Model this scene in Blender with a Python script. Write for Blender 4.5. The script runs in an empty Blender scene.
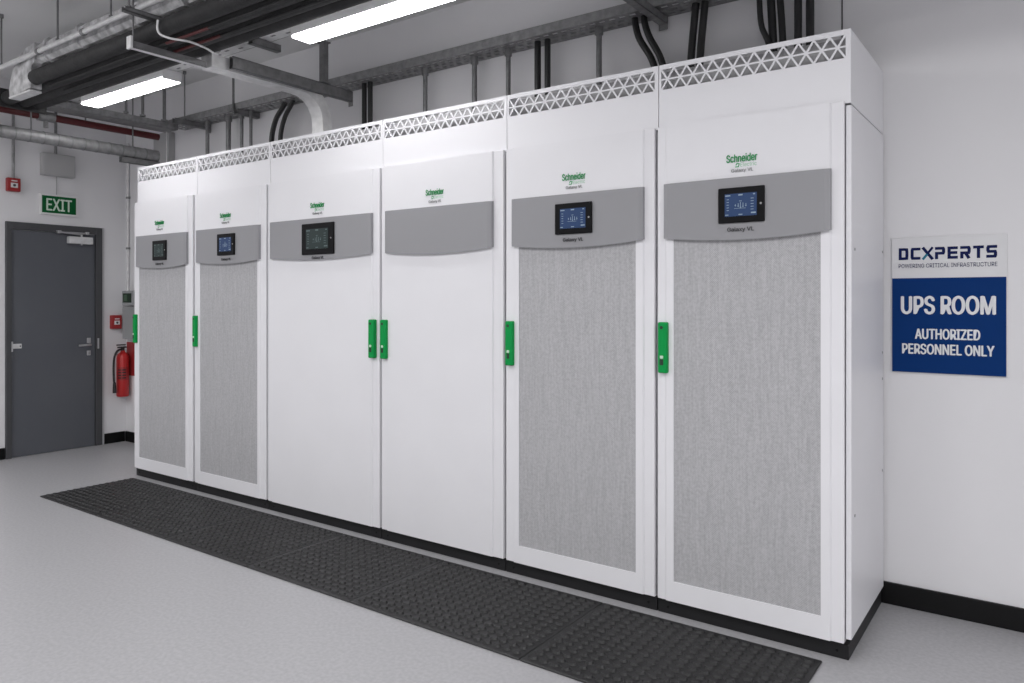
import bpy, bmesh, math, random
from mathutils import Vector, Matrix
random.seed(7)
SC = bpy.context.scene
COL = SC.collection
PI = math.pi

# ------------------------------------------------------------------ materials
def mat(name, rgb, rough=0.5, metal=0.0, spec=0.5, emit=None, strength=0.0):
    m = bpy.data.materials.new(name); m.use_nodes = True
    b = m.node_tree.nodes['Principled BSDF']
    b.inputs['Base Color'].default_value = (*rgb, 1)
    b.inputs['Roughness'].default_value = rough
    b.inputs['Metallic'].default_value = metal
    b.inputs['Specular IOR Level'].default_value = spec
    if emit:
        b.inputs['Emission Color'].default_value = (*emit, 1)
        b.inputs['Emission Strength'].default_value = strength
    return m

def noisy(name, c0, c1, scale, rough=0.5, metal=0.0, spec=0.5, bump=0.0, detail=6.0, stretch=(1, 1, 1), lo=0.3, hi=0.7, bumpscale=None):
    m = mat(name, c0, rough, metal, spec)
    nt = m.node_tree; N = nt.nodes; L = nt.links; b = N['Principled BSDF']
    tc = N.new('ShaderNodeTexCoord'); mp = N.new('ShaderNodeMapping'); mp.inputs['Scale'].default_value = stretch
    nz = N.new('ShaderNodeTexNoise'); nz.inputs['Scale'].default_value = scale; nz.inputs['Detail'].default_value = detail
    rp = N.new('ShaderNodeValToRGB')
    rp.color_ramp.elements[0].position = lo; rp.color_ramp.elements[0].color = (*c0, 1)
    rp.color_ramp.elements[1].position = hi; rp.color_ramp.elements[1].color = (*c1, 1)
    L.new(tc.outputs['Object'], mp.inputs['Vector']); L.new(mp.outputs['Vector'], nz.inputs['Vector'])
    L.new(nz.outputs['Fac'], rp.inputs['Fac']); L.new(rp.outputs['Color'], b.inputs['Base Color'])
    if bump:
        bp = N.new('ShaderNodeBump'); bp.inputs['Strength'].default_value = bump; bp.inputs['Distance'].default_value = 0.01
        src = nz
        if bumpscale:
            src = N.new('ShaderNodeTexNoise'); src.inputs['Scale'].default_value = bumpscale
            L.new(mp.outputs['Vector'], src.inputs['Vector'])
        L.new(src.outputs['Fac'], bp.inputs['Height']); L.new(bp.outputs['Normal'], b.inputs['Normal'])
    return m

def perforated(name):
    """fine punched steel: a staggered grid of small holes, slightly uneven"""
    m = mat(name, (.5, .5, .5), .55, 0.0, .3)
    nt = m.node_tree; N = nt.nodes; L = nt.links; b = N['Principled BSDF']
    tc = N.new('ShaderNodeTexCoord'); sp = N.new('ShaderNodeSeparateXYZ'); L.new(tc.outputs['Object'], sp.inputs[0])
    def mth(op, a, v=None):
        n = N.new('ShaderNodeMath'); n.operation = op
        if hasattr(a, 'links'): L.new(a, n.inputs[0])
        else: n.inputs[0].default_value = a
        if v is not None:
            if hasattr(v, 'links'): L.new(v, n.inputs[1])
            else: n.inputs[1].default_value = v
        return n.outputs[0]
    k = 2 * PI / 0.0092
    sx = mth('SINE', mth('MULTIPLY', sp.outputs['X'], k)); sz = mth('SINE', mth('MULTIPLY', sp.outputs['Z'], k))
    d = mth('MULTIPLY', sx, sz)
    nz = N.new('ShaderNodeTexNoise'); nz.inputs['Scale'].default_value = 90; nz.inputs['Detail'].default_value = 3
    L.new(tc.outputs['Object'], nz.inputs['Vector'])
    mp = N.new('ShaderNodeMapping'); mp.inputs['Scale'].default_value = (1, 1, .06); L.new(tc.outputs['Object'], mp.inputs['Vector'])
    nv = N.new('ShaderNodeTexNoise'); nv.inputs['Scale'].default_value = 120; nv.inputs['Detail'].default_value = 2
    L.new(mp.outputs['Vector'], nv.inputs['Vector'])
    s = mth('ADD', mth('MULTIPLY', d, .26), mth('ADD', mth('MULTIPLY', nz.outputs['Fac'], .8), mth('MULTIPLY', nv.outputs['Fac'], .55)))
    rp = N.new('ShaderNodeValToRGB')
    rp.color_ramp.elements[0].position = .35; rp.color_ramp.elements[0].color = (.335, .334, .346, 1)
    rp.color_ramp.elements[1].position = 1.0; rp.color_ramp.elements[1].color = (.515, .513, .530, 1)
    L.new(s, rp.inputs['Fac']); L.new(rp.outputs['Color'], b.inputs['Base Color'])
    return m

M = dict(
    cab=noisy('cabinet_powder_coat', (.775, .772, .80), (.80, .797, .825), 3.0, .40, 0, .4),
    hood=mat('hood_powder_coat', (.80, .797, .825), .42, 0, .4),
    dark=mat('plinth_black', (.014, .014, .015), .5, 0, .25),
    fascia=mat('fascia_grey', (.285, .285, .30), .42),
    perf=perforated('punched_steel'),
    green=mat('handle_green', (.0, .29, .06), .45, 0, .2),
    latch=mat('latch_pale', (.6, .75, .62), .4),
    hole=mat('hole_dark', (.01, .03, .015), .6),
    logo=mat('logo_green', (.0, .30, .075), .5),
    logo_pale=mat('logo_pale_green', (.25, .55, .34), .5),
    ink=mat('print_grey', (.33, .33, .34), .6),
    ink_dark=mat('print_dark', (.05, .05, .055), .6),
    bezel=mat('display_bezel', (.007, .007, .008), .35, 0, .1),
    scr_blue=mat('screen_blue', (.01, .025, .07), .3, 0, .25, (.05, .105, .26), .26),
    scr_dim=mat('screen_dim', (.01, .016, .016), .3, 0, .25, (.05, .085, .085), .2),
    ui=mat('screen_marks', (.15, .2, .25), .4, 0, .3, (.5, .62, .75), .26),
    ui_dim=mat('screen_marks_dim', (.06, .08, .08), .4, 0, .3, (.25, .36, .36), .2),
    screw=mat('screw_steel', (.4, .4, .41), .35, .8),
    floor=noisy('floor_vinyl', (.365, .362, .378), (.425, .422, .438), 60.0, .34, 0, .42, detail=10, lo=.35, hi=.65),
    wall=noisy('wall_paint', (.745, .74, .758), (.775, .77, .788), 1.5, .7, 0, .25, bump=.05, bumpscale=180),
    ceil=noisy('ceiling_paint', (.69, .69, .697), (.74, .74, .747), 1.1, .9, 0, .1),
    base=mat('baseboard_black', (.006, .006, .0065), .45, 0, .2),
    rubber=noisy('mat_rubber', (.013, .013, .0137), (.024, .024, .025), 60, .45, 0, .38, detail=4),
    galv=noisy('galvanised', (.20, .20, .205), (.34, .34, .345), 22, .5, .45, .5, detail=8),
    galv_lt=noisy('galvanised_bright', (.60, .60, .605), (.78, .78, .785), 16, .42, .2, .5, detail=8),
    steel_dk=noisy('strut_steel', (.16, .16, .165), (.24, .24, .245), 25, .5, .5, .5),
    foil=noisy('foil_lagging', (.30, .30, .305), (.85, .85, .86), 14, .4, .3, .5, bump=.5, detail=9, bumpscale=35),
    lag=noisy('black_lagging', (.012, .012, .013), (.026, .026, .027), 12, .6, 0, .35, bump=.2, bumpscale=50),
    cable=mat('cable_black', (.012, .012, .013), .42),
    red_pipe=mat('pipe_red', (.08, .008, .010), .5),
    red=mat('red_enamel', (.50, .022, .022), .3),
    red_dk=mat('red_plastic', (.33, .02, .022), .4),
    white=mat('white_plastic', (.75, .75, .75), .4),
    black=mat('black_plastic', (.016, .016, .017), .4),
    door=noisy('door_paint', (.092, .098, .113), (.104, .110, .124), 2.0, .42, 0, .4),
    frame=mat('door_frame_paint', (.060, .061, .066), .42),
    reveal=mat('casing_edge', (.50, .50, .51), .5),
    chrome=mat('satin_metal', (.55, .55, .56), .3, .85),
    lamp_body=mat('batten_white', (.85, .85, .86), .45),
    lamp=mat('batten_diffuser', (.9, .9, .9), .4, 0, .5, (1.0, .99, .99), 17.0),
    exit=mat('exit_green', (.002, .10, .025), .5, 0, .2),
    exit_tx=mat('exit_lettering', (.62, .75, .64), .5),
    blue=mat('sign_blue', (.0, .030, .150), .6, 0, .12),
    navy=mat('sign_navy', (.006, .012, .075), .6, 0, .12),
    teal=mat('sign_teal', (.02, .17, .26), .6, 0, .12),
    sign=mat('sign_white', (.70, .70, .715), .45),
    sign_tx=mat('sign_lettering', (.78, .79, .81), .5),
    grey_box=mat('grey_enclosure', (.33, .34, .35), .5),
    pale_box=mat('pale_enclosure', (.42, .42, .425), .6),
    baffle=mat('hood_inside', (.48, .48, .49), .8, 0, .1),
    led=mat('indicator_green', (.03, .09, .04), .4),
)

# ------------------------------------------------------------------ mesh helpers
import os
FONT = None      # Blender's own interface font; its built-in one if that is missing
try:
    FONT = bpy.data.fonts.load(os.path.join(bpy.utils.system_resource('DATAFILES'), 'fonts', 'Inter.woff2'))
except Exception:
    FONT = None
class MB:
    """collects shapes in world coordinates; build() links them as ONE mesh object"""
    def __init__(s):
        s.v = []; s.f = []; s.m = []; s.sm = []; s.mats = []
    def mi(s, m):
        if m not in s.mats: s.mats.append(m)
        return s.mats.index(m)
    def add(s, vs, fs, m, smooth=False):
        o = len(s.v); i = s.mi(m)
        s.v += [tuple(p) for p in vs]
        for f in fs:
            s.f.append(tuple(o + k for k in f)); s.m.append(i); s.sm.append(smooth)
        return s
    def bm(s, bm, m, smooth=False):
        bm.verts.ensure_lookup_table(); bm.verts.index_update()
        s.add([v.co[:] for v in bm.verts], [[v.index for v in f.verts] for f in bm.faces], m, smooth)
        bm.free(); return s
    def box(s, x0, x1, y0, y1, z0, z1, m, bev=0.0, seg=2):
        bm = bmesh.new()
        bmesh.ops.create_cube(bm, size=1)
        for v in bm.verts:
            v.co = ((x0 + x1) / 2 + v.co.x * (x1 - x0), (y0 + y1) / 2 + v.co.y * (y1 - y0), (z0 + z1) / 2 + v.co.z * (z1 - z0))
        if bev:
            bmesh.ops.bevel(bm, geom=bm.edges[:], offset=bev, segments=seg, affect='EDGES', profile=.5)
        return s.bm(bm, m)
    def prism(s, pts, axis, a, b, m):
        """closed polygon pts (2-D) extruded along axis from a to b. axis 'z': pts=(x,y); 'y': (x,z); 'x': (y,z)"""
        def P(p, t):
            return {'z': (p[0], p[1], t), 'y': (p[0], t, p[1]), 'x': (t, p[0], p[1])}[axis]
        n = len(pts); vs = [P(p, a) for p in pts] + [P(p, b) for p in pts]
        fs = [tuple(range(n)), tuple(range(2 * n - 1, n - 1, -1))] + [(i, i + n, (i + 1) % n + n, (i + 1) % n) for i in range(n)]
        bm = bmesh.new(); bv = [bm.verts.new(v) for v in vs]
        for f in fs: bm.faces.new([bv[i] for i in f])
        bmesh.ops.recalc_face_normals(bm, faces=bm.faces[:])
        return s.bm(bm, m)
    def tube(s, pts, r, m, n=14, caps=True):
        """round tube along a polyline; r a number or one per point"""
        pts = [Vector(p) for p in pts]; k = len(pts)
        rs = r if isinstance(r, (list, tuple)) else [r] * k
        vs = []; fs = []; u = None
        for i, p in enumerate(pts):
            t = (pts[min(i + 1, k - 1)] - pts[max(i - 1, 0)]).normalized()
            if u is None:
                u = t.cross(Vector((0, 0, 1)) if abs(t.z) < .9 else Vector((1, 0, 0))).normalized()
            else:
                u = (u - t * u.dot(t)).normalized()
            w = t.cross(u)
            for j in range(n):
                a = 2 * PI * j / n
                vs.append(p + (u * math.cos(a) + w * math.sin(a)) * rs[i])
        for i in range(k - 1):
            for j in range(n):
                fs.append((i * n + j, i * n + (j + 1) % n, (i + 1) * n + (j + 1) % n, (i + 1) * n + j))
        s.add(vs, fs, m, True)
        if caps:
            s.add(vs[:n], [tuple(range(n - 1, -1, -1))], m); s.add(vs[-n:], [tuple(range(n))], m)
        return s
    def sweep_rect(s, pts, up, w, h, m):
        """rectangular section swept along pts; up = normal of the wide face per point"""
        pts = [Vector(p) for p in pts]; vs = []; fs = []; k = len(pts)
        for i, p in enumerate(pts):
            t = (pts[min(i + 1, k - 1)] - pts[max(i - 1, 0)]).normalized()
            n = Vector(up[i]).normalized(); b = t.cross(n).normalized()
            for a, c in ((-1, -1), (1, -1), (1, 1), (-1, 1)):
                vs.append(p + b * a * w / 2 + n * c * h / 2)
        for i in range(k - 1):
            for j in range(4):
                fs.append((i * 4 + j, i * 4 + (j + 1) % 4, (i + 1) * 4 + (j + 1) % 4, (i + 1) * 4 + j))
        fs += [(3, 2, 1, 0), tuple(range(4 * k - 4, 4 * k))]
        return s.add(vs, fs, m)
    def ribbon(s, pts, w, put, depth, m):
        """flat stroke of width w along 2-D polyline, mitred; put((x, y), d) -> 3-D"""
        k = len(pts); Lp = []; Rp = []
        for i in range(k):
            a = Vector(pts[max(i - 1, 0)]); b = Vector(pts[i]); c = Vector(pts[min(i + 1, k - 1)])
            d1 = (b - a).normalized() if i else (c - b).normalized()
            d2 = (c - b).normalized() if i < k - 1 else d1
            n1 = Vector((-d1.y, d1.x)); n2 = Vector((-d2.y, d2.x)); nn = (n1 + n2).normalized()
            q = w / 2 / max(.4, nn.dot(n1))
            Lp.append(b + nn * q); Rp.append(b - nn * q)
        for i in range(k - 1):
            q = [Lp[i], Rp[i], Rp[i + 1], Lp[i + 1]]
            vs = [put(p, 0) for p in q] + [put(p, depth) for p in q]
            s.add(vs, [(0, 1, 2, 3), (7, 6, 5, 4)] + [(j, j + 4, (j + 1) % 4 + 4, (j + 1) % 4) for j in range(4)], m)
        return s
    def text(s, body, put, cx, cz, width, height, depth, m, bold=0.0):
        """lettering fitted into width x height, centred at (cx, cz) of the plane that put() spans"""
        cu = bpy.data.curves.new('tmp', 'FONT'); cu.body = body
        if FONT: cu.font = FONT
        cu.size = 1.0; cu.extrude = .05; cu.resolution_u = 3
        o = bpy.data.objects.new('tmp', cu); COL.objects.link(o)
        dg = bpy.context.evaluated_depsgraph_get(); dg.update()
        me = bpy.data.meshes.new_from_object(o.evaluated_get(dg))
        xs = [v.co.x for v in me.vertices]; ys = [v.co.y for v in me.vertices]
        x0, x1, y0, y1 = min(xs), max(xs), min(ys), max(ys)
        sx = width / (x1 - x0); sy = height / (y1 - y0)
        bw = bold * height                                   # heavier weight: overlaid copies, a hair apart in depth
        sx = (width - 2 * bw) / (x1 - x0); k = 0
        for ox, oz in ([(0, 0)] if not bold else [(0, 0), (-bw, 0), (bw, 0), (0, bw * .5), (0, -bw * .5)]):
            for p in me.polygons:                            # every printed facet gets its own depth, as letter outlines overlap
                P = [me.vertices[i].co for i in p.vertices]
                if min(c.z for c in P) < .04: continue
                s.add([put((cx + ox + (c.x - (x0 + x1) / 2) * sx, cz + oz + (c.y - (y0 + y1) / 2) * sy), depth + k * 1.5e-6) for c in P], [tuple(range(len(P)))], m)
                k += 1
        bpy.data.objects.remove(o); bpy.data.curves.remove(cu); bpy.data.meshes.remove(me)
        return s
    def build(s, name, parent=None, loc=None):
        """parent's world origin (or loc) becomes the mesh origin"""
        org = Vector(loc) if loc else Vector((0, 0, 0))
        p = parent
        while p is not None:
            org = org + p.location if loc is None else org; p = p.parent
        me = bpy.data.meshes.new(name)
        me.from_pydata([tuple(Vector(v) - org) for v in s.v], [], s.f)
        for m in s.mats: me.materials.append(m)
        for i, p in enumerate(me.polygons):
            p.material_index = s.m[i]; p.use_smooth = s.sm[i]
        bm = bmesh.new(); bm.from_mesh(me); bmesh.ops.recalc_face_normals(bm, faces=bm.faces[:]); bm.to_mesh(me); bm.free()
        me.update()
        o = bpy.data.objects.new(name, me); COL.objects.link(o)
        if parent is not None: o.parent = parent
        elif loc: o.location = loc
        return o

def tag(o, label, cat, group=None):
    o['label'] = label; o['category'] = cat
    if group: o['group'] = group
    return o
def thing(name, label, cat, loc, group=None):
    o = bpy.data.objects.new(name, None); COL.objects.link(o); o.location = loc; o.empty_display_size = .1
    return tag(o, label, cat, group)
def struct(name, mb, parent=None):
    o = mb.build(name, parent)
    if parent is None: o['kind'] = 'structure'
    return o
def front(y):      # plane facing -Y (seen from the aisle); depth grows towards the viewer
    return lambda p, d: (p[0], y - d, p[1])
def side(x):       # plane facing +X
    return lambda p, d: (x + d, p[0], p[1])
def arc(cx, cy, r, a0, a1, n):
    return [(cx + r * math.cos(a0 + (a1 - a0) * i / n), cy + r * math.sin(a0 + (a1 - a0) * i / n)) for i in range(n + 1)]
def smooth(pts, n=6):
    """Catmull-Rom through pts"""
    P = [Vector(p) for p in pts]; P = [2 * P[0] - P[1]] + P + [2 * P[-1] - P[-2]]; out = []
    for i in range(1, len(P) - 2):
        for k in range(n):
            t = k / n
            out.append(.5 * (2 * P[i] + (P[i + 1] - P[i - 1]) * t + (2 * P[i - 1] - 5 * P[i] + 4 * P[i + 1] - P[i + 2]) * t * t + (3 * P[i] - P[i - 1] - 3 * P[i + 1] + P[i + 2]) * t ** 3))
    return out + [P[-2]]

# ------------------------------------------------------------------ the room
XL, XR, YB, YF, ZC = -7.49, 3.2, 3.84, -3.6, 3.36
struct('floor', MB().box(XL - .2, XR + .2, YF - .2, YB + .2, -.1, 0, M['floor']))
struct('ceiling', MB().box(XL - .2, XR + .2, YF - .2, YB + .2, ZC, ZC + .1, M['ceil']))
struct('wall_back', MB().box(XL - .2, XR + .2, YB, YB + .2, 0, ZC, M['wall']))
struct('wall_left', MB().box(XL - .2, XL, YF, YB, 0, ZC, M['wall']))
struct('wall_right', MB().box(XR, XR + .2, YF, YB, 0, ZC, M['wall']))
struct('wall_front', MB().box(XL - .2, XR + .2, YF - .2, YF, 0, ZC, M['wall']))
struct('trim_1', MB().box(-.820, -.815, YB - .004, YB, 2.2, ZC, M['ink_dark']))
struct('baseboard_back', MB().box(XL + .015, XR, YB - .015, YB, 0, .100, M['base'], .003))
K = .9934
def dy(y): return y * K
def dz(z): return 1.4 + (z - 1.4) * K
bl = MB()
bl.box(XL, XL + .015, YF, dy(2.790), 0, .100, M['base'], .003)
bl.box(XL, XL + .015, dy(3.640), YB - .015, 0, .100, M['base'], .003)
struct('baseboard_left', bl)

# the door in the left wall
yo0, yo1, zo = dy(2.793), dy(3.623), dz(2.098)
yi0, yi1, zi = dy(2.838), dy(3.562), dz(2.031)
door = struct('door_1', MB().box(XL + .001, XL + .012, yi0 + .003, yi1 - .003, .003, zi - .004, M['door'], .002))
fr = MB()
fr.box(XL, XL + .03, yo0, yi0, 0, zo, M['frame'], .003)
fr.box(XL, XL + .03, yi1, yo1, 0, zo, M['frame'], .003)
fr.box(XL, XL + .03, yi0, yi1, zi, zo, M['frame'], .003)
fr.build('door_frame', door)
MB().box(XL, XL + .02, yo1, yo1 + .022, 0, zo + .004, M['reveal'], .003).build('casing_strip', door)
cl = MB().box(XL + .012, XL + .075, dy(3.302), dy(3.515), dz(1.932), dz(1.997), M['galv_lt'], .005)
cl.tube([(XL + .05, dy(3.42), dz(1.92)), (XL + .05, dy(3.42), dz(2.025))], .009, M['chrome'])
clo = cl.build('door_closer', door)
a = MB().tube([(XL + .05, dy(3.42), dz(2.02)), (XL + .055, dy(3.22), dz(2.032))], .009, M['chrome'])
a.box(XL + .03, XL + .07, dy(3.20), dy(3.235), dz(2.02), dz(2.045), M['chrome'], .004)
a.box(XL + .03, XL + .065, dy(3.455), dy(3.485), dz(2.022), dz(2.048), M['chrome'], .004)
a.tube([(XL + .055, dy(3.22), dz(2.032)), (XL + .055, dy(3.47), dz(2.035))], .006, M['chrome'])
a.build('closer_arm', clo)
h = MB()
h.box(XL + .012, XL + .022, dy(3.483), dy(3.519), dz(.985), dz(1.037), M['chrome'], .004)
h.box(XL + .012, XL + .022, dy(3.483), dy(3.519), dz(.868), dz(.915), M['chrome'], .004)
h.tube([(XL + .02, dy(3.501), dz(.972)), (XL + .055, dy(3.501), dz(.972)), (XL + .06, dy(3.49), dz(.972)), (XL + .06, dy(3.39), dz(.968))], .010, M['chrome'])
h.tube([(XL + .02, dy(3.501), dz(.89)), (XL + .03, dy(3.501), dz(.89))], .009, M['screw'])
h.build('lever_handle', door)
MB().box(XL + .03, XL + .034, dy(3.575), dy(3.59), dz(.93), dz(1.03), M['chrome'], .001).build('strike_plate', door)
hp = MB().box(XL + .012, XL + .03, dy(2.84), dy(2.918), dz(.966), dz(1.008), M['galv_lt'], .004)
hp.tube([(XL + .032, dy(2.84), dz(.94)), (XL + .032, dy(2.84), dz(1.03))], .006, M['chrome'])
hp.tube([(XL + .03, dy(2.905), dz(.987)), (XL + .033, dy(2.905), dz(.987))], .006, M['ink_dark'])
hp.build('latch_plate', door)

# ------------------------------------------------------------------ the six power cabinets
J = [-5.953, -5.109, -4.249, -3.192, -2.292, -1.445, -.641]
DOORS = [(-5.953, -5.130), (-5.102, -4.263), (-4.241, -3.196), (-3.178, -2.298), (-2.280, -1.454), (-1.439, -.658)]
FASC = [(-5.895, -5.183), (-5.056, -4.317), (-4.195, -3.246), (-3.131, -2.358), (-2.231, -1.501), (-1.401, -.702)]
MESH = [(-5.868, -5.212), (-5.022, -4.347), None, None, (-2.194, -1.543), (-1.359, -.742)]
DISP = [(-5.525, .190, .150, 'scr_dim'), (-4.668, .200, .150, 'scr_blue'), (-3.703, .298, .195, 'scr_dim'), None, (-1.859, .204, .148, 'scr_blue'), (-1.050, .194, .147, 'scr_blue')]
LOGO = [-5.563, -4.706, -3.733, -2.758, -1.870, -1.055]
LABELS = [
    'white power cabinet with mesh door and dim screen, farthest, at the exit door end',
    'white power cabinet with mesh door and small blue screen, second from the exit door end',
    'white power cabinet with plain solid door and a large dark screen',
    'white power cabinet with plain solid door and blank grey band without any screen',
    'white power cabinet with mesh door and blue screen, just beside the blank-banded cabinet',
    'white power cabinet with mesh door at the row end beside the blue room sign',
]
TOPZ, SEAM, DTOP, DBOT = 2.457, 2.167, 2.173, .066
YD = 3.120          # door slab front
YR = 3.112          # raised centre panel front
YFA = 3.094         # grey band front

def cabinet(i):
    x0, x1 = J[i], J[i + 1]
    d0, d1 = DOORS[i]; f0, f1 = FASC[i]
    t = thing('power_cabinet', LABELS[i], 'cabinet', ((x0 + x1) / 2, 3.48, 0), 'white power cabinets standing in a row')
    last = i == 5
    # plinth with fixing holes and seam gap
    p = MB().box(x0 + .002, x1 - .003, 3.135, 3.82, 0, .058, M['dark'], .002)
    for xx in (x0 + .05, x1 - .045):
        p.tube([(xx, 3.1352, .03), (xx, 3.1335, .03)], .006, M['bezel'], 10)
    p.build('plinth', t)
    MB().box(x0 + .002, x1 - (.022 if last else .002), 3.160, 3.822, .058, SEAM - .003, M['cab']).build('body', t)
    if i in (0, 5):
        sx0, sx1 = (x1 - .015, x1 + .006) if last else (x0 + .0, x0 + .0019)
        sp = MB().box(sx0, sx1, 3.141 if last else 3.155, 3.823, .078, SEAM - .008, M['cab'], .003 if last else 0)
        if last:
            for yy, zz in ((3.20, 1.60), (3.79, 1.16), (3.79, .62), (3.79, 1.62), (3.20, .55), (3.79, 1.04)):
                sp.tube([(sx1, yy, zz), (sx1 + .002, yy, zz)], .006, M['screw'], 10)
        sp.build('side_panel', t)
    # top hood, open above, with a lattice strip
    hd = MB()
    a, b = x0 + .002, x1 - .002
    if last: b = x1 + .002
    o0, o1, zb, zt = a + .010, b - .018, 2.345, 2.436
    hd.box(a, b, 3.145, 3.151, SEAM, zb, M['hood'])
    hd.box(a, b, 3.145, 3.151, zt, TOPZ, M['hood'])
    hd.box(a, o0, 3.145, 3.151, zb, zt, M['hood'])
    hd.box(o1, b, 3.145, 3.151, zb, zt, M['hood'])
    hd.box(a, a + .004, 3.151, 3.832, SEAM, TOPZ, M['hood'])
    hd.box(b - .004, b, 3.151, 3.832, SEAM, TOPZ, M['hood'])
    if last:   # rounded front corner post
        hd.tube([(b - .003, 3.149, SEAM), (b - .003, 3.149, TOPZ)], .0045, M['hood'], 12)
    hd.box(a + .004, b - .004, 3.151, 3.165, TOPZ - .006, TOPZ, M['hood'])
    hood = hd.build('top_hood', t)
    n = max(10, round((o1 - o0) / .0615)); st = (o1 - o0) / n; zm = (zb + zt) / 2
    lt = MB(); put = front(3.150); W = .0075
    lt.ribbon([(o0, zm), (o1, zm)], W * .9, put, .0046, M['hood'])
    for k in range(n):
        m_ = o0 + (k + .5) * st
        for zz in (zt + .001, zb - .001):
            lt.ribbon([(m_, zm), (m_ - st / 2, zz)], W, put, .0040, M['hood'])
            lt.ribbon([(m_, zm), (m_ + st / 2, zz)], W, put, .0043, M['hood'])
    lt.build('lattice_grille', hood)
    MB().box(a + .0045, b - .0045, 3.215, 3.218, SEAM + .01, TOPZ - .012, M['baffle']).build('inner_baffle', hood)
    # door: slab with a raised, chamfered centre; mesh doors have an opening filled by punched sheet
    dr = MB().box(d0, d1, YD, 3.143, DBOT, DTOP, M['cab'], .003)
    c = .007
    if MESH[i]:
        m0, m1 = MESH[i]; z0, z1 = .157, 1.69
        dr.prism([(f0, YD + .001), (f0 + c, YR), (m0, YR), (m0, YD + .001)], 'z', DBOT + .002, DTOP - .002, M['cab'])
        dr.prism([(f1, YD + .001), (f1 - c, YR), (m1, YR), (m1, YD + .001)], 'z', DBOT + .002, DTOP - .002, M['cab'])
        dr.box(m0, m1, YR, YD + .001, DBOT + .002, z0, M['cab'])
        dr.box(m0, m1, YR, YD + .001, z1, DTOP - .002, M['cab'])
    else:
        dr.prism([(f0, YD + .001), (f0 + c, YR), (f1 - c, YR), (f1, YD + .001)], 'z', DBOT + .002, DTOP - .002, M['cab'])
    dd = dr.build('door', t)
    if MESH[i]:
        MB().box(m0, m1, YR + .004, YD + .0005, z0, z1, M['perf']).build('mesh_panel', dd)
    # green swing handle with keyhole
    hx0 = (f1 + .006 - .052) if i == 2 else d0 + (.026 if i == 0 else .013)
    if i == 2: hx0 = -3.262
    hw = (.030, .040, .046, .046, .046, .044)[i]
    hy = YD; hz = (0, 0, 0, 0, .007, .016)[i]
    hn = MB().box(hx0, hx0 + hw, hy - .030, hy + .001, 1.060 + hz, 1.286 + hz, M['green'], .007, 3)
    hc = hx0 + hw / 2
    hn.box(hc - .011, hc + .006, hy - .0315, hy - .028, 1.095 + hz, 1.122 + hz, M['hole'], .002)
    hn.box(hc - .010, hc + .006, hy - .033, hy - .028, 1.124 + hz, 1.138 + hz, M['latch'], .003)
    hn.tube([(hc - .003, hy - .031, 1.262 + hz), (hc - .003, hy - .029, 1.262 + hz)], .0075, M['hole'], 12)
    ho = hn.build('handle', dd); ho['label'] = 'green handle'
    # printing on the door
    lx = LOGO[i]; pr = front(YR)
    tx = MB()
    tx.text('Schneider', pr, lx, 1.994, .131, .033, .0008, M['logo'], .035)
    tx.text('Electric', pr, lx + .028, 1.9655, .068, .017, .0008, M['logo_pale'])
    tx.ribbon([(lx - .028, 1.958), (lx - .014, 1.958), (lx - .011, 1.970), (lx - .021, 1.972), (lx - .025, 1.964)], .004, pr, .0008, M['logo'])
    tx.build('brand_lettering', dd)
    MB().text('Galaxy VL', pr, lx + .002, 1.941, .092, .018, .0008, M['ink'], .012).build('model_lettering', dd)
    # grey band across the door, its lower edge bowed and both ends folded back
    zt_, zs, bow, e = (1.903, 1.906, 1.912, 1.914, 1.912, 1.914)[i], 1.671 - (.008 if i == 0 else 0), .020, .030
    fa = MB(); NX = 24; cols = []
    for k in range(NX + 1):
        u = k / NX
        cols.append((f0 + .001 + (f1 - f0 - .002) * u, zs - bow * (1 - (2 * u - 1) ** 2), YFA + (.006 if k in (0, NX) else 0)))
    xs_in = f0 + e
    cols = [cols[0], (f0 + .022, zs - bow * .1, YFA)] + cols[2:NX - 1] + [(f1 - .022, zs - bow * .1, YFA), cols[NX]]
    vs = []; fs = []
    for (x, zz, yy) in cols:
        vs += [(x, yy, zt_ - .002), (x, yy, zz), (x, YD, zz + .004), (x, YD, zt_)]
    q = len(cols)
    for k in range(q - 1):
        for j in range(4):
            fs.append((k * 4 + j, k * 4 + (j + 1) % 4, (k + 1) * 4 + (j + 1) % 4, (k + 1) * 4 + j))
    fs += [(0, 1, 2, 3), tuple(range(4 * q - 4, 4 * q))]
    fa.add(vs, fs, M['fascia'])
    fo = fa.build('fascia', t); fo['label'] = 'grey band'
    if DISP[i]:
        cx, w, hh, sm = DISP[i]; cz = (1.778, 1.786, 1.780, 0, 1.790, 1.795)[i]
        bz = MB().box(cx - w / 2, cx + w / 2, YFA - .012, YFA + .001, cz - hh / 2, cz + hh / 2, M['bezel'], .005, 3)
        bz.tube([(cx + w * .43, YFA - .0118, cz), (cx + w * .43, YFA - .0132, cz)], .0045, M['ink'], 12)
        bo = bz.build('display', t); bo['label'] = 'black framed display'
        sw, sh = w * .69, hh * .64
        yS = YFA - .0135
        sc = MB().box(cx - sw / 2, cx + sw / 2, yS, YFA - .011, cz - sh / 2, cz + sh / 2, M[sm])
        u = M['ui'] if sm == 'scr_blue' else M['ui_dim']
        def mark(px, pz, pw, ph):
            sc.box(cx + (px - pw / 2) * sw, cx + (px + pw / 2) * sw, yS - .0006, yS, cz + (pz - ph / 2) * sh, cz + (pz + ph / 2) * sh, u)
        mark(-.40, .42, .16, .05); mark(0, .43, .13, .06); mark(.42, .43, .06, .05)
        mark(-.43, -.43, .1, .04); mark(0, -.43, .12, .04); mark(.40, -.38, .15, .06)
        for r_ in range(5):
            mark(-.40, .25 - r_ * .12, .07, .025); mark(.36, .25 - r_ * .12, .09, .025)
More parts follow.
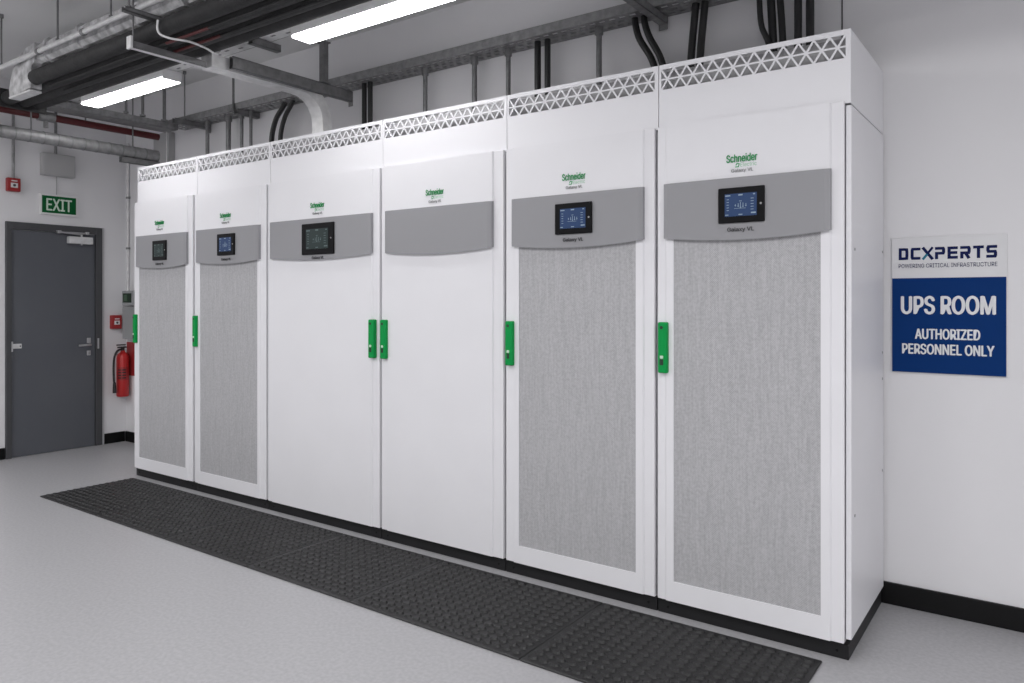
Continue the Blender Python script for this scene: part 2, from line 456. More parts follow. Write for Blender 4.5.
        for bx, bh in ((-.16, .1), (-.07, .16), (0, .26), (.08, .2), (.17, .14)):
            mark(bx, -.02, .018, bh); mark(bx, .02 - bh / 2, .05, .02)
        mark(0, .16, .08, .025); mark(-.02, -.16, .36, .015)
        sc.build('screen', bo)
        MB().text('Galaxy VL', front(YFA), cx - .004, cz - hh / 2 - .029 + (.008 if i == 2 else 0), .113, .021, .0008, M['ink_dark'], .04).build('band_lettering', fo)
    return t
for i in range(6): cabinet(i)

# ------------------------------------------------------------------ rubber mats
MX = [-5.848, -5.04, -4.22, -3.43, -2.64, -1.68, -.722]
ML = ['black studded rubber mat at the far end of the strip, by the exit door end',
      'black studded rubber mat second from the exit door end of the strip',
      'black studded rubber mat in front of the cabinet with the large dark screen',
      'black studded rubber mat lying before the plain doors with paired green handles',
      'black studded rubber mat second from the row end that has the blue room sign',
      'black studded rubber mat at the row end nearest the blue room sign']
for i in range(6):
    a, b = MX[i] + .0012, MX[i + 1] - .0012; y0, y1 = 2.386, 3.058
    m = MB().box(a, b, y0, y1, 0, .009, M['rubber'], .003, 1)
    nx = round((b - a - .03) / .050); ny = 14
    px_ = (b - a - .03) / nx; py_ = (y1 - y0 - .03) / ny
    for ix in range(nx):
        for iy in range(ny):
            cx = a + .015 + (ix + .5) * px_; cy = y0 + .015 + (iy + .5) * py_
            w, d = .0195, .0150
            ring = [(-w, -d * .4), (-w * .55, -d), (w * .55, -d), (w, -d * .4), (w, d * .4), (w * .55, d), (-w * .55, d), (-w, d * .4)]
            vs = [(cx + p[0], cy + p[1], .0089) for p in ring] + [(cx + p[0] * .74, cy + p[1] * .70, .0170) for p in ring]
            m.add(vs, [tuple(range(8, 16))] + [(k, (k + 1) % 8, 8 + (k + 1) % 8, 8 + k) for k in range(8)], M['rubber'])
    tag(m.build('rubber_mat', loc=((a + b) / 2, (y0 + y1) / 2, 0)), ML[i], 'mat', 'rubber mats laid along the cabinets')

# ------------------------------------------------------------------ the room sign
sg = thing('room_sign', 'blue and white room sign fixed on the wall beside the cabinet row', 'sign', (-.380, YB, 1.376))
MB().box(-.603, -.158, 3.829, YB, 1.070, 1.683, M['sign'], .002).build('backing_plate', sg)
MB().box(-.600, -.161, 3.827, 3.8292, 1.073, 1.499, M['blue']).build('blue_panel', sg)
lt = MB(); put = front(3.829)
def glyph(ch, x, z, w, h, s, mt):
    def P(l): return [(x + p[0] * w, z + p[1] * h) for p in l]
    k = s / 2 / h; kw = s / 2 / w; c = .2
    st = {
        'D': [[(0, 1 - k), (.52, 1 - k), (.82, 1 - .13), (1 - kw, 1 - .36), (1 - kw, .36), (.82, .13), (.52, k), (0, k)], [(kw, 0), (kw, 1)]],
        'C': [[(1, 1 - k), (c, 1 - k), (kw, 1 - c), (kw, c), (c, k), (1, k)]],
        'P': [[(kw, 0), (kw, .48), (1 - c, .48), (1 - kw, .56), (1 - kw, 1 - c), (1 - c, 1 - k), (0, 1 - k)]],
        'E': [[(1, 1 - k), (kw, 1 - k), (kw, k), (1, k)], [(0, .5), (.95, .5)]],
        'R': [[(kw, 0), (kw, .45), (1 - c, .45), (1 - kw, .55), (1 - kw, 1 - c), (1 - c, 1 - k), (0, 1 - k)], [(.5, .45), (1 - kw, 0)]],
        'T': [[(0, 1 - k), (1, 1 - k)], [(.5, 1), (.5, 0)]],
        'S': [[(1, 1 - k), (c, 1 - k), (kw, 1 - c), (kw, .6), (c, .5), (1 - c, .5), (1 - kw, .4), (1 - kw, c), (1 - c, k), (0, k)]],
    }[ch]
    for q, l in enumerate(st): lt.ribbon(P(l), s, put, .001 + q * .0002, mt)
cw = .0395; gap = .0090; xx = -.573; zz = 1.582; hh = .054; s_ = .0122
for ch in 'DCXPERTS':
    if ch == 'X':
        lt.ribbon([(xx, zz + hh), (xx + cw, zz)], s_, put, .001, M['navy'])
        lt.ribbon([(xx + cw, zz + hh), (xx + cw * .56, zz + hh * .56)], s_ * .8, put, .0011, M['navy'])
        lt.ribbon([(xx + cw * .46, zz + hh * .44), (xx, zz)], s_ * .8, put, .0011, M['teal'])
    else:
        glyph(ch, xx, zz, cw, hh, s_, M['navy'])
    xx += cw + gap
lt.text('POWERING CRITICAL INFRASTRUCTURE', put, -.383, 1.5545, .380, .0185, .001, M['navy'])
lt.build('brand_lettering', sg)
put = front(3.827)
for tx_, cz_, w_, h_ in (('UPS ROOM', 1.377, .366, .080), ('AUTHORIZED', 1.248, .252, .046), ('PERSONNEL ONLY', 1.180, .356, .046)):
    MB().text(tx_, put, -.381, cz_, w_, h_, .001, M['sign_tx'], .045).build('lettering', sg)

# ------------------------------------------------------------------ things on the left wall
ex = thing('exit_sign', 'green exit sign with white letters above the grey door', 'sign', (XL, dy(3.23), dz(2.28)))
MB().box(XL, XL + .03, dy(3.068), dy(3.394), dz(2.187), dz(2.378), M['white'], .004).build('sign_case', ex)
MB().box(XL + .029, XL + .0315, dy(3.083), dy(3.378), dz(2.204), dz(2.361), M['exit']).build('green_face', ex)
MB().text('EXIT', side(XL + .0315), dy(3.2295), dz(2.281), .222, .108, .0012, M['exit_tx'], .03).build('lettering', ex)

def call_point(y0, y1, z0, z1, label):
    t = thing('fire_call_point', label, 'fire alarm', (XL, (y0 + y1) / 2, z0), 'red fire alarm call points')
    MB().box(XL, XL + .05, y0, y1, z0, z1, M['red_dk'], .006).build('case', t)
    cy, cz = (y0 + y1) / 2, (z0 + z1) / 2 - .006; w = (y1 - y0)
    g = MB().box(XL + .05, XL + .053, cy - w * .27, cy + w * .27, cz - w * .2, cz + w * .2, M['white'], .002)
    g.tube([(XL + .0525, cy, cz), (XL + .056, cy, cz)], w * .11, M['ink_dark'], 16)
    g.box(XL + .05, XL + .053, cy - w * .22, cy + w * .22, cz + w * .33, cz + w * .42, M['white'])
    g.build('press_plate', t)
call_point(dy(2.797), dy(2.902), dz(2.366), dz(2.484), 'red fire alarm call point high on wall beside the exit sign')
call_point(dy(3.704), dy(3.802), dz(1.116), dz(1.250), 'red fire alarm call point at chest height above the extinguisher')
o = MB().tube([(XL + .025, dy(2.850), dz(2.484)), (XL + .025, dy(2.850), ZC)], .011, M['galv'])
o.box(XL + .002, XL + .038, dy(2.830), dy(2.870), dz(2.9), dz(2.93), M['steel_dk'], .003)
tag(o.build('steel_conduit', loc=(XL, dy(2.85), 2.48)), 'grey conduit rising from the call point beside the exit sign', 'conduit')
o = thing('junction_box', 'pale grey square box on wall above the exit sign', 'box', (XL, dy(3.215), dz(2.545)))
MB().box(XL, XL + .07, dy(3.074), dy(3.356), dz(2.545), dz(2.750), M['pale_box'], .006).build('case', o)
MB().box(XL + .07, XL + .074, dy(3.088), dy(3.342), dz(2.558), dz(2.737), M['pale_box'], .002).build('cover', o)
MB().tube([(XL + .03, dy(3.20), dz(2.75)), (XL + .03, dy(3.20), ZC)], .012, M['steel_dk']).build('entry_pipe', o)
MB().tube([(XL + .01, dy(3.215), dz(2.378)), (XL + .01, dy(3.215), dz(2.545))], .004, M['pale_box']).build('drop_wire', o)

# fire extinguisher hung on the wall beside the door
EX, EY = -7.405, 3.766
e = thing('fire_extinguisher', 'red fire extinguisher with black hose hung beside the grey door', 'extinguisher', (EX, EY, .455))
prof = [(.0, .455), (.050, .456), (.057, .465), (.057, .83), (.053, .855), (.040, .878), (.022, .890), (.018, .905)]
b = MB(); n = 28; vs = []; fs = []
for r_, z_ in prof:
    for j in range(n): vs.append((EX + r_ * math.cos(2 * PI * j / n), EY + r_ * math.sin(2 * PI * j / n), z_))
for k in range(len(prof) - 1):
    for j in range(n): fs.append((k * n + j, k * n + (j + 1) % n, (k + 1) * n + (j + 1) % n, (k + 1) * n + j))
b.add(vs, fs, M['red'], True)
b.build('cylinder', e)
lb = MB(); vs = []; fs = []
for k in range(13):
    an = -1.0 + k * 2.0 / 12 - .45
    for z_ in (.62, .745): vs.append((EX + .0578 * math.cos(an), EY + .0578 * math.sin(an), z_))
for k in range(12): fs.append((2 * k, 2 * k + 2, 2 * k + 3, 2 * k + 1))
lb.add(vs, fs, M['red_dk'], True)
for k in range(4):
    for an0, ln in ((-1.2, .5), (-.55, .6)):
        zz = .725 - k * .026; vs = []
        for q in range(5):
            an = an0 + ln * q / 4
            for dz_ in (0, .012): vs.append((EX + .0583 * math.cos(an), EY + .0583 * math.sin(an), zz - dz_))
        lb.add(vs, [(2 * q, 2 * q + 2, 2 * q + 3, 2 * q + 1) for q in range(4)], M['black'], True)
lb.build('instruction_label', e)
v = MB().tube([(EX, EY, .900), (EX, EY, .945)], .016, M['black'])
v.box(EX - .012, EX + .012, EY - .05, EY + .035, .930, .944, M['black'], .003)
v.box(EX - .010, EX + .010, EY - .06, EY + .03, .955, .966, M['black'], .003)
v.tube([(EX, EY - .02, .915), (EX + .02, EY - .045, .915)], .008, M['chrome'])
v.build('valve', e)
hs = smooth([(EX + .01, EY - .02, .918), (EX + .035, EY - .07, .905), (EX + .04, EY - .100, .85), (EX + .035, EY - .106, .75), (EX + .03, EY - .100, .62), (EX + .03, EY - .096, .60)])
hb = MB().tube(hs, .010, M['black'])
hb.tube([(EX + .03, EY - .096, .60), (EX + .03, EY - .094, .50)], [.013, .018], M['black'])
hb.build('hose', e)
MB().box(XL, EX - .05, EY - .02, EY + .02, .80, .87, M['steel_dk'], .003).build('wall_bracket', e)
tag(MB().box(-7.468, -7.25, YB - .004, YB, .655, .985, M['red_dk'], .001).build('notice_board', loc=(-7.36, YB, .655)), 'red notice board behind the fire extinguisher', 'sign')
g = thing('control_box', 'grey control box with green indicator on wall behind the row end', 'box', (-7.35, YB, 1.01))
MB().box(-7.440, -7.22, YB - .06, YB, 1.02, 1.335, M['grey_box'], .005).build('enclosure', g)
MB().box(-7.440, -7.22, YB - .065, YB, 1.345, 1.49, M['grey_box'], .005).build('indicator_case', g)
MB().box(-7.415, -7.26, YB - .069, YB - .064, 1.375, 1.465, M['hole'], .002).build('dark_window', g)
MB().box(-7.39, -7.33, YB - .071, YB - .068, 1.39, 1.45, M['led'], .002).build('indicator', g)
o = MB().tube([(-7.42, YB - .015, 1.49), (-7.42, YB - .015, 2.95)], .011, M['galv_lt'])
for z_ in (1.9, 2.4): o.box(-7.44, -7.40, YB - .028, YB, z_, z_ + .02, M['galv'], .003)
tag(o.build('steel_conduit', loc=(-7.42, YB, 1.49)), 'pale conduit rising in the room corner from the grey control box', 'conduit')

# ------------------------------------------------------------------ overhead services
def batten(x0, x1, label):
    t = thing('batten_light', label, 'light', ((x0 + x1) / 2, 2.79, 2.885), 'ceiling batten lights')
    y0, y1 = 2.726, 2.856
    MB().box(x0 + .004, x1 - .004, y0, y1, 2.897, 2.950, M['lamp_body'], .003).build('housing', t)
    for xx in (x0, x1 - .012):
        MB().box(xx, xx + .012, y0 - .001, y1 + .001, 2.884, 2.9505, M['lamp_body'], .002).build('end_cap', t)
    MB().box(x0 + .012, x1 - .012, y0 + .002, y1 - .002, 2.880, 2.8975, M['lamp'], .003).build('diffuser', t)
batten(-5.985, -4.83, 'glowing batten light nearer the exit door, under the long steel trunking')
batten(-3.50, -2.36, 'glowing batten light above the plain cabinet doors, past the bending cable duct')

lt = MB()
lt.box(-6.55, .6, 2.727, 2.731, 2.952, 2.995, M['galv']); lt.box(-6.55, .6, 2.829, 2.833, 2.952, 2.995, M['galv'])
lt.box(-6.55, .6, 2.727, 2.833, 2.9525, 2.955, M['galv_lt'])
for k in range(60):
    xx = -6.5 + k * .115
    lt.box(xx, xx + .04, 2.765 + (k % 2) * .02, 2.78 + (k % 2) * .02, 2.9517, 2.9527, M['steel_dk'])
tr = lt.build('lighting_trunking', loc=(-3, 2.78, 2.952)); tag(tr, 'long slotted steel trunking that carries the two batten lights', 'trunking')
def rod(x, y, z0, label, r=.006, z1=ZC, group=None):
    o = MB().tube([(x, y, z0), (x, y, z1)], r, M['steel_dk'], 8)
    o.tube([(x, y, z1 - .025), (x, y, z1)], r * 2.4, M['steel_dk'], 8)
    o.tube([(x, y, z0), (x, y, z0 + .012)], r * 2.2, M['steel_dk'], 6)
    return tag(o.build('hanger_rod', loc=(x, y, z0)), label, 'rod', group)
rod(-4.62, 2.78, 2.956, 'thin hanger rod holding the lighting trunking beside the first batten light')

# cross trunking to the third cabinet, bending down into its hood
ZT = 2.810; YR_ = 3.390; R_ = .185
pts = [(-4.063, 2.56, ZT), (-4.063, YR_ - R_ - .03, ZT)]; up = [(0, 0, 1), (0, 0, 1)]
for k in range(13):
    an = PI / 2 * (1 - k / 12)
    pts.append((-4.063 + .035 * k / 12, YR_ - R_ + R_ * math.cos(an), ZT - R_ + R_ * math.sin(an))); up.append((0, math.cos(an), math.sin(an)))
pts.append((-3.985, YR_, 2.172)); up.append((0, 1, 0))
x_ = thing('cable_duct', 'bright steel cable duct bending down into the solid-door cabinet with the large screen', 'duct', (-4.06, 3.0, 2.81))
MB().sweep_rect(pts, up, .110, .075, M['galv_lt']).build('duct_body', x_)
for k in range(5):
    an = PI / 2 * (1 - (k + .3) / 4.6)
    c_ = (-4.063 + .035 * (k + .3) / 4.6, YR_ - R_ + R_ * math.cos(an), ZT - R_ + R_ * math.sin(an))
    c2 = (-4.063 + .035 * (k + .3) / 4.6, YR_ - R_ + R_ * math.cos(an - .05), ZT - R_ + R_ * math.sin(an - .05))
    MB().sweep_rect([c_, c2], [(0, math.cos(an), math.sin(an))] * 2, .113, .078, M['galv_lt']).build('bend_rib', x_)
def strut(x0, x1, y0, y1, z0, z1, label, m='steel_dk', end=False, along='y'):
    o = MB()
    if along == 'y':
        o.box(x0, x0 + .003, y0, y1, z0, z1, M[m]); o.box(x1 - .003, x1, y0, y1, z0, z1, M[m]); o.box(x0, x1, y0, y1, z0, z0 + .003, M[m])
        o.box(x0, x0 + .010, y0, y1, z1 - .003, z1, M[m]); o.box(x1 - .010, x1, y0, y1, z1 - .003, z1, M[m])
        if end: o.box(x0 - .004, x1 + .004, y1 - .004, y1, z0 - .03, z1, M[m], .001)
    return tag(o.build('strut_channel', loc=((x0 + x1) / 2, y0, z0)), label, 'bracket')
strut(-3.985, -3.950, 2.66, 3.60, 2.776, 2.848, 'dark strut channel running beside the bending cable duct', end=True)
o = MB().box(-3.985, -3.940, 3.335, 3.377, 2.849, 3.13, M['steel_dk'], .002)
o.box(-4.002, -3.933, 3.322, 3.390, 3.118, 3.128, M['steel_dk'], .001); o.box(-4.0, -3.935, 3.322, 3.390, 2.849, 2.858, M['steel_dk'], .001)
o.tube([(-3.968, 3.356, 3.125), (-3.968, 3.356, ZC)], .006, M['steel_dk'], 8)
tag(o.build('hanger_post', loc=(-3.968, 3.356, 2.849)), 'short upright steel post above the bend of the cable duct', 'post')

# perforated cable tray along the back wall
def tray_mesh(o, x0, x1, y0, y1, z0, z1):
    """flanged tray along X with a really slotted bottom"""
    o.box(x0, x1, y0, y0 + .002, z0, z1, M['galv']); o.box(x0, x1, y1 - .002, y1, z0, z1, M['galv'])
    o.box(x0, x1, y0, y0 + .01, z1 - .002, z1, M['galv'])
    rows = 3; wy = (y1 - y0 - .004) / (2 * rows + 1)
    for r_ in range(rows + 1):
        yy = y0 + .002 + r_ * 2 * wy
        o.box(x0, x1, yy, yy + wy, z0, z0 + .002, M['galv'])
    n = int((x1 - x0) / .062)
    for r_ in range(rows):
        yy = y0 + .002 + (2 * r_ + 1) * wy
        for k in range(n):
            xx = x0 + (k + (.5 if r_ % 2 else 0)) * .062
            o.box(xx, xx + .026, yy, yy + wy, z0 + .0003, z0 + .0017, M['galv'])
    return o
tag(tray_mesh(MB(), -6.42, -.6, 3.655, 3.832, 2.945, 3.000).build('cable_tray', loc=(-3.5, 3.75, 2.945)), 'perforated steel cable tray running along the wall above the cabinets', 'cable tray')
strut(-1.745, -1.700, 3.28, 3.81, 2.898, 2.940, 'strut bracket crossing under the wall cable tray above the end cabinets', 'galv', end=True)
strut(-6.06, -6.015, 3.50, 3.83, 2.898, 2.940, 'strut bracket under the wall cable tray near the exit door end', 'steel_dk', end=True)
strut(-5.36, -5.315, 3.62, 3.83, 2.898, 2.940, 'strut bracket under the wall cable tray beside the thick conduit', 'steel_dk', end=False)
rod(-5.40, 3.64, 2.94, 'hanger rod rising from the wall cable tray to the ceiling over the second cabinet', .010)
rod(-6.04, 3.60, 2.94, 'hanger rod rising from the wall cable tray over the farthest cabinet')

CND = [(-5.90, .016, 'steel conduit dropping from the tray into the farthest cabinet hood'),
       (-5.36, .021, 'thick steel conduit below the tall hanger rod, dropping behind the second cabinet hood'),
       (-5.37 + .19, .014, 'steel conduit just beside the thick one, dropping behind the second cabinet hood'),
       (-5.06, .013, 'steel conduit nearest the curved cable pair, dropping behind the second cabinet hood'),
       (-3.405, .015, 'steel conduit dropping behind the blank-banded cabinet, farther of its two'),
       (-2.985, .017, 'steel conduit dropping behind the blank-banded cabinet, nearer the straight cable pair'),
       (-2.725, .015, 'slim steel conduit over the seam before the straight black cable pair'),
       (-2.085, .016, 'steel conduit standing alone between the straight and the bent black cable pairs')]
CX = [-5.93, -5.625, -5.44, -5.315, -3.405, -2.985, -2.72, -2.085]
for (x, r_, lb_), xx in zip(CND, CX):
    t = thing('steel_conduit', lb_, 'conduit', (xx, 3.745, 2.165), 'steel conduits dropping from the wall tray')
    MB().tube([(xx, 3.745, 2.172), (xx, 3.745, 2.943)], r_, M['steel_dk'], 12).build('pipe', t)
    MB().tube([(xx, 3.745, 2.90), (xx, 3.745, 2.944)], r_ * 1.5, M['steel_dk'], 12).build('coupler', t)

CAB = [([(-5.01, 2.173), (-5.04, 2.45), (-5.04, 2.68), (-4.99, 2.82), (-4.91, 2.90), (-4.87, 2.943)], .020, 'curved black cable over the second and third cabinets, one of a bent pair, farther one'),
       ([(-4.925, 2.173), (-4.935, 2.45), (-4.93, 2.68), (-4.88, 2.82), (-4.81, 2.90), (-4.77, 2.943)], .018, 'curved black cable beside its farther twin, nearest the bending steel duct'),
       ([(-3.985, 2.173), (-3.985, 2.6), (-3.985, 2.943)], .018, 'straight black cable just past the bending steel duct, farther of two'),
       ([(-3.925, 2.173), (-3.925, 2.6), (-3.925, 2.943)], .018, 'straight black cable just past the bending steel duct, nearer of two'),
       ([(-2.500, 2.173), (-2.500, 2.6), (-2.500, 2.943)], .020, 'straight black cable over the first mesh cabinet after the plain ones, farther of two'),
       ([(-2.430, 2.173), (-2.430, 2.6), (-2.430, 2.943)], .018, 'straight black cable over the first mesh cabinet after the plain ones, nearer of two'),
       ([(-1.720, 2.173), (-1.720, 2.50), (-1.752, 2.68), (-1.83, 2.82), (-1.855, 2.90), (-1.86, 2.943)], .0185, 'bent black cable sweeping from the wall bracket, farther of its pair'),
       ([(-1.672, 2.173), (-1.672, 2.50), (-1.702, 2.68), (-1.772, 2.82), (-1.800, 2.90), (-1.805, 2.943)], .0185, 'bent black cable sweeping from the wall bracket, nearer of its pair'),
       ([(-1.545, 2.173), (-1.540, 2.6), (-1.510, 2.943)], .0195, 'slightly slanting black cable above the end cabinet, next to the wall bracket'),
       ([(-1.490, 2.173), (-1.490, 2.6), (-1.460, 2.943)], .0195, 'upright black cable paired with the slightly slanting one above the end cabinet'),
       ([(-1.110, 2.173), (-1.118, 2.6), (-1.160, 2.75), (-1.172, 2.943)], .014, 'thin bent black cable leaning onto the thick cables of the end cabinet'),
       ([(-1.112, 2.173), (-1.112, 2.6), (-1.128, 2.943)], .020, 'thick black cable behind the end cabinet, directly beside the thin bent one'),
       ([(-1.065, 2.173), (-1.065, 2.6), (-1.085, 2.943)], .017, 'thick black cable of the end cabinet, second after the thin bent one'),
       ([(-.995, 2.173), (-.995, 2.6), (-.995, 2.943)], .0185, 'straight black cable over the end cabinet, third after the thin bent one'),
       ([(-.940, 2.173), (-.940, 2.6), (-.940, 2.943)], .0195, 'straight black cable nearest the wall joint above the end cabinet')]
for pts_, r_, lb_ in CAB:
    P = smooth([(x, 3.742 if r_ > .015 else 3.705, z) for x, z in pts_], 6)
    tag(MB().tube(P, r_, M['cable'], 12).build('power_cable', loc=(pts_[0][0], 3.742, 2.166)), lb_, 'cable', 'black power cables dropping from the wall tray')

# the cross run by the left wall: tray, red pipe, round duct
def tray_y(o, x0, x1, y0, y1, z0, z1):
    o.box(x0, x0 + .002, y0, y1, z0, z1, M['galv']); o.box(x1 - .002, x1, y0, y1, z0, z1, M['galv']); o.box(x0, x1, y0, y1, z0, z0 + .002, M['galv'])
    n = int((y1 - y0) / .08)
    for k in range(n):
        o.box(x0 + .03, x1 - .03, y0 + k * .08, y0 + k * .08 + .012, z0 - .0008, z0, M['galv'])
    return o
tag(tray_y(MB(), -6.40, -6.21, -1.0, 3.64, 2.885, 2.938).build('cable_tray', loc=(-6.3, 1.5, 2.885)), 'steel cable tray crossing towards the wall above the dark red pipe', 'cable tray')
o = thing('sprinkler_pipe', 'dark red pipe running under the steel tray near the exit door', 'pipe', (-6.46, 1.5, 2.82))
MB().tube([(-6.46, -1.0, 2.848), (-6.46, 3.60, 2.848)], .029, M['red_pipe'], 16).build('pipe', o)
c_ = MB().tube([(-6.46, 2.62, 2.848), (-6.46, 2.74, 2.848)], .040, M['galv'], 16)
c_.tube([(-6.46, 2.68, 2.82), (-6.46, 2.68, 2.76)], .018, M['galv'], 10)
c_.build('pipe_clamp', o)
MB().tube([(-6.46, 2.98, 2.878), (-6.46, 2.98, ZC)], .006, M['steel_dk'], 8).build('drop_rod', o)
o = thing('spiral_duct', 'round ribbed steel duct running below the dark red pipe', 'duct', (-6.33, 1.5, 2.65))
rb = MB().tube([(-6.33, -1.0, 2.652), (-6.33, 3.52, 2.652)], .048, M['galv'], 20)
for k in range(44):
    y_ = -.9 + k * .1
    rb.tube([(-6.33, y_, 2.652), (-6.33, y_ + .008, 2.652)], .0500, M['steel_dk'], 20)
rb.build('duct_body', o)
strut(-6.352, -6.310, 3.20, 3.53, 2.555, 2.602, 'dark strut bracket under the end of the round ribbed duct', 'steel_dk', end=True)
rod(-6.40, 2.55, 2.70, 'hanger rod passing the round ribbed duct near the call point', .006)
rod(-6.40, 3.34, 2.70, 'hanger rod passing behind the tray to the end of the round duct', .006)
rod(-6.20, 3.18, 2.94, 'first dark hanger rod over the end of the crossing tray', .010)
rod(-6.20, 3.32, 2.94, 'second dark hanger rod over the end of the crossing tray', .012)
rod(-6.22, 3.52, 2.94, 'thick dark hanger rod where the crossing tray meets the wall tray', .014)
o = MB().box(-6.86, -6.60, 3.775, YB - .001, .11, 2.95, M['pale_box'], .004)
tag(o.build('vertical_trunking', loc=(-6.76, 3.8, .11)), 'pale upright trunking on wall where the crossing tray meets the wall tray', 'trunking')
o = MB().tube([(-6.36, 3.62, 2.885), (-6.36, 3.62, 2.60)], .004, M['galv_lt'], 8)
o.tube([(-6.36, 3.62, 2.61), (-6.36, 3.62, 2.575)], [.006, .022], M['galv_lt'], 12)
tag(o.build('pull_cord', loc=(-6.36, 3.62, 2.885)), 'thin pale drop wire with small fitting hanging from the tray corner', 'wire')

# services over the aisle: silver pipe, foil duct, black pipes
o = MB().tube([(-7.45, 2.15, 2.995), (2.0, 2.15, 2.995)], .017, M['galv_lt'], 14)
for x in (-5.3, -4.7, -4.1, -3.7): o.tube([(x, 2.15, 2.995), (x + .03, 2.15, 2.995)], .021, M['galv'], 14)
tag(o.build('steel_pipe', loc=(-4, 2.15, 2.995)), 'bright steel pipe running along the near edge of the foil duct', 'pipe')
rod(-5.86, 2.15, 3.01, 'hanger rod on the bright steel pipe at its far end', .006)
rod(-5.02, 2.15, 3.01, 'tall hanger rod on the bright steel pipe over the foil elbow', .006)
rod(-4.36, 2.15, 3.01, 'hanger rod on the bright steel pipe near the duct collar', .006)
f_ = thing('foil_duct', 'silver foil lagged duct hung between the bright pipe and the black pipes', 'duct', (-4, 2.4, 2.95))
c = .025
def ductsec(y0, y1, z0, z1): return [(y0 + c, z0), (y1 - c, z0), (y1, z0 + c), (y1, z1 - c), (y1 - c, z1), (y0 + c, z1), (y0, z1 - c), (y0, z0 + c)]
MB().prism(ductsec(2.19, 2.60, 2.955, 3.09), 'x', -5.42, 2.0, M['foil']).build('duct_body', f_)
for x in (-5.30, -4.86, -4.22, -3.72, -3.0, -2.3): MB().prism(ductsec(2.180, 2.610, 2.945, 3.100), 'x', x, x + .022, M['foil']).build('collar', f_)
el = MB()
el.prism([(-5.415, 3.088), (-5.415, 2.957), (-5.452, 2.945), (-5.466, 2.90), (-5.470, 2.800), (-5.795, 2.785), (-5.805, 2.84), (-5.78, 2.91), (-5.73, 2.98), (-5.65, 3.035), (-5.55, 3.072)], 'y', 2.176, 2.244, M['foil'])
el.build('elbow', f_)
fl = MB().box(-5.80, -5.472, 2.172, 2.246, 2.776, 2.790, M['galv_lt'], .003); fl.build('end_flange', f_)
hd_ = MB().box(-6.19, -6.151, 2.245, 2.56, 2.80, 2.93, M['lag'], .008)
tag(hd_.build('pipe_header', loc=(-6.17, 2.4, 2.80)), 'black end box where the lagged pipes meet, against the crossing steel tray', 'pipe header')

PLB = ['black lagged pipe directly beside the foil duct', 'black lagged pipe second from the foil duct', 'black lagged pipe third from the foil duct', 'black lagged pipe closest to the lighting trunking']
for (y_, z_, r_), lb_ in zip([(2.197, 2.866, .047), (2.300, 2.864, .049), (2.404, 2.866, .048), (2.503, 2.868, .046)], PLB):
    tag(MB().tube([(-5.45 if y_ < 2.25 else -6.15, y_, z_), (2.0, y_, z_)], r_, M['lag'], 18).build('lagged_pipe', loc=(-3, y_, z_)), lb_, 'pipe', 'black lagged pipes over the aisle')
for y_, xa, xb, lb_ in ((2.249, -3.95, -3.55, 'thin dark pipe with dull red stretch beneath the black pipes, next the foil duct'), (2.352, -4.05, -3.60, 'thin dark pipe with dull red stretch beneath the middle of the black pipes')):
    o = MB().tube([(-5.39, y_, 2.809), (2.0, y_, 2.809)], .008, M['lag'], 10)
    o.tube([(xa, y_, 2.809), (xb, y_, 2.809)], .0088, M['red_pipe'], 10)
    tag(o.build('thin_pipe', loc=(-3, y_, 2.809)), lb_, 'pipe')
strut(-3.985, -3.945, 2.02, 2.62, 2.918, 2.943, 'strut bracket under the foil duct beside the curved pale strap')
rod(-3.965, 2.05, 2.943, 'hanger rod at the end of the strut under the foil duct', .006)
b2 = thing('strut_channel', 'pale edged strut bracket carrying the black pipes beside the first batten light', 'bracket', (-4.05, 2.1, 2.765))
bb = MB().box(-4.07, -4.03, 2.10, 2.54, 2.762, 2.765, M['galv_lt']); bb.box(-4.07, -4.067, 2.10, 2.54, 2.762, 2.799, M['galv_lt']); bb.box(-4.033, -4.03, 2.10, 2.54, 2.762, 2.799, M['steel_dk'])
bb.build('channel', b2)
MB().tube([(-4.05, 2.115, 2.765), (-4.05, 2.115, ZC)], .005, M['steel_dk'], 8).build('drop_rod', b2)
MB().box(-4.072, -4.028, 2.09, 2.104, 2.757, 2.825, M['galv_lt'], .002).build('end_clip', b2)
sp_ = smooth([(-3.84, 2.138, 2.88), (-3.845, 2.138, 2.835), (-3.835, 2.15, 2.805), (-3.80, 2.19, 2.788), (-3.76, 2.27, 2.785), (-3.79, 2.38, 2.788), (-3.88, 2.50, 2.805), (-3.92, 2.556, 2.84), (-3.93, 2.562, 2.90)])
tag(MB().tube(sp_, .006, M['galv_lt'], 8).build('pipe_strap', loc=(-3.84, 2.14, 2.88)), 'curved pale strap slung under the black pipes', 'bracket')
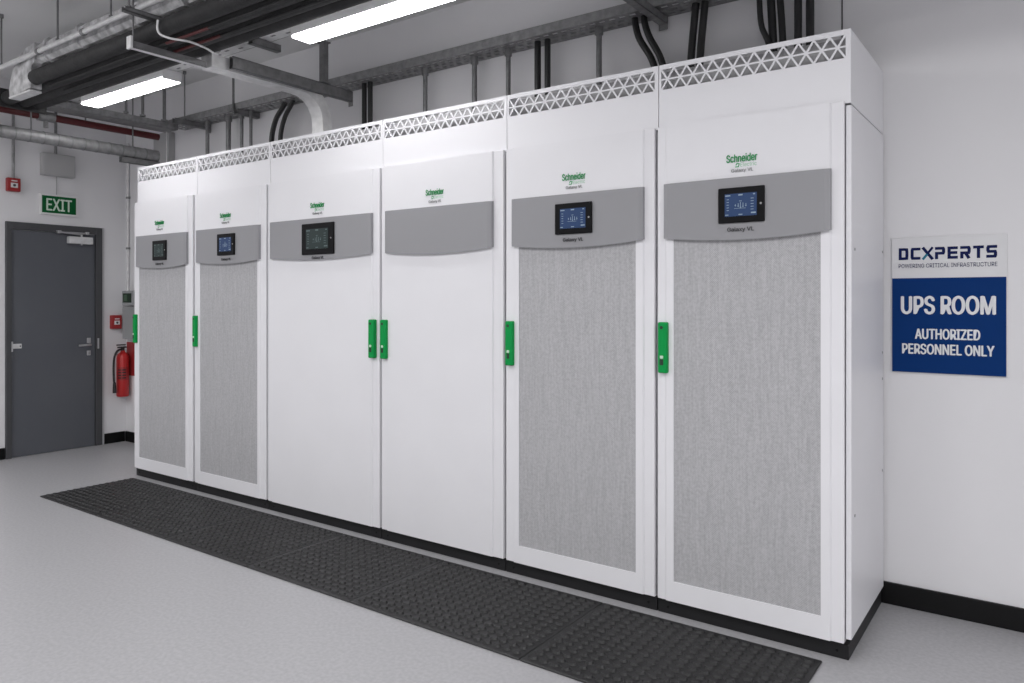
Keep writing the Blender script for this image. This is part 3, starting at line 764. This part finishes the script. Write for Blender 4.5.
strut(-3.855, -3.815, 2.70, 2.90, 2.908, 2.950, 'short strut arm sticking out beneath the trunking by the second batten light', 'steel_dk', end=False)
o = MB().tube(smooth([(-3.835, 2.716, 2.952), (-3.835, 2.708, 2.99), (-3.835, 2.712, 3.03), (-3.835, 2.74, 3.04)]), .010, M['galv_lt'], 8)
tag(o.build('beam_clamp', loc=(-3.835, 2.716, 2.952)), 'small hooked clamp at the trunking edge by the second batten light', 'bracket')

# ------------------------------------------------------------------ light
def area(name, loc, sx, sy, power, rot=(0, 0, 0), col=(1, .995, .99)):
    l = bpy.data.lights.new(name, 'AREA'); l.shape = 'RECTANGLE'; l.size = sx; l.size_y = sy; l.energy = power; l.color = col
    o = bpy.data.objects.new(name, l); COL.objects.link(o); o.location = loc; o.rotation_euler = rot
    return o
# the other rows of ceiling battens, over the aisle and behind the camera
for x, p in ((-6.2, 46), (-3.6, 30), (-1.2, 27), (1.4, 46)):
    area('aisle_batten', (x, .55, 3.10), 1.3, .8, p)
for x, p in ((-5.5, 34), (-2.8, 28), (-.1, 30), (2.2, 78)):
    area('rear_batten', (x, -1.9, 3.10), 1.3, .8, p)
area('row_batten', (1.3, 2.79, 2.88), 1.14, .126, 4)

w = bpy.data.worlds.new('world'); SC.world = w; w.use_nodes = True
w.node_tree.nodes['Background'].inputs['Color'].default_value = (.5, .5, .5, 1)
w.node_tree.nodes['Background'].inputs['Strength'].default_value = .05

# ------------------------------------------------------------------ camera
cam = bpy.data.cameras.new('camera'); co = bpy.data.objects.new('camera', cam); COL.objects.link(co)
cam.sensor_fit = 'HORIZONTAL'; cam.sensor_width = 36; cam.lens = 752.8 / 1024 * 36
cam.shift_y = -41.5 / 1024
co.location = (0, 0, 1.4); co.rotation_euler = (PI / 2, 0, math.radians(35.703))
cam.clip_start = .05
SC.camera = co
SC.view_settings.view_transform = 'Standard'; SC.view_settings.look = 'None'
SC.view_settings.gamma = 1.0; SC.view_settings.use_curve_mapping = False
SC.view_settings.exposure = 0.0
SC.cycles.use_denoising = True
SC.cycles.max_bounces = 8
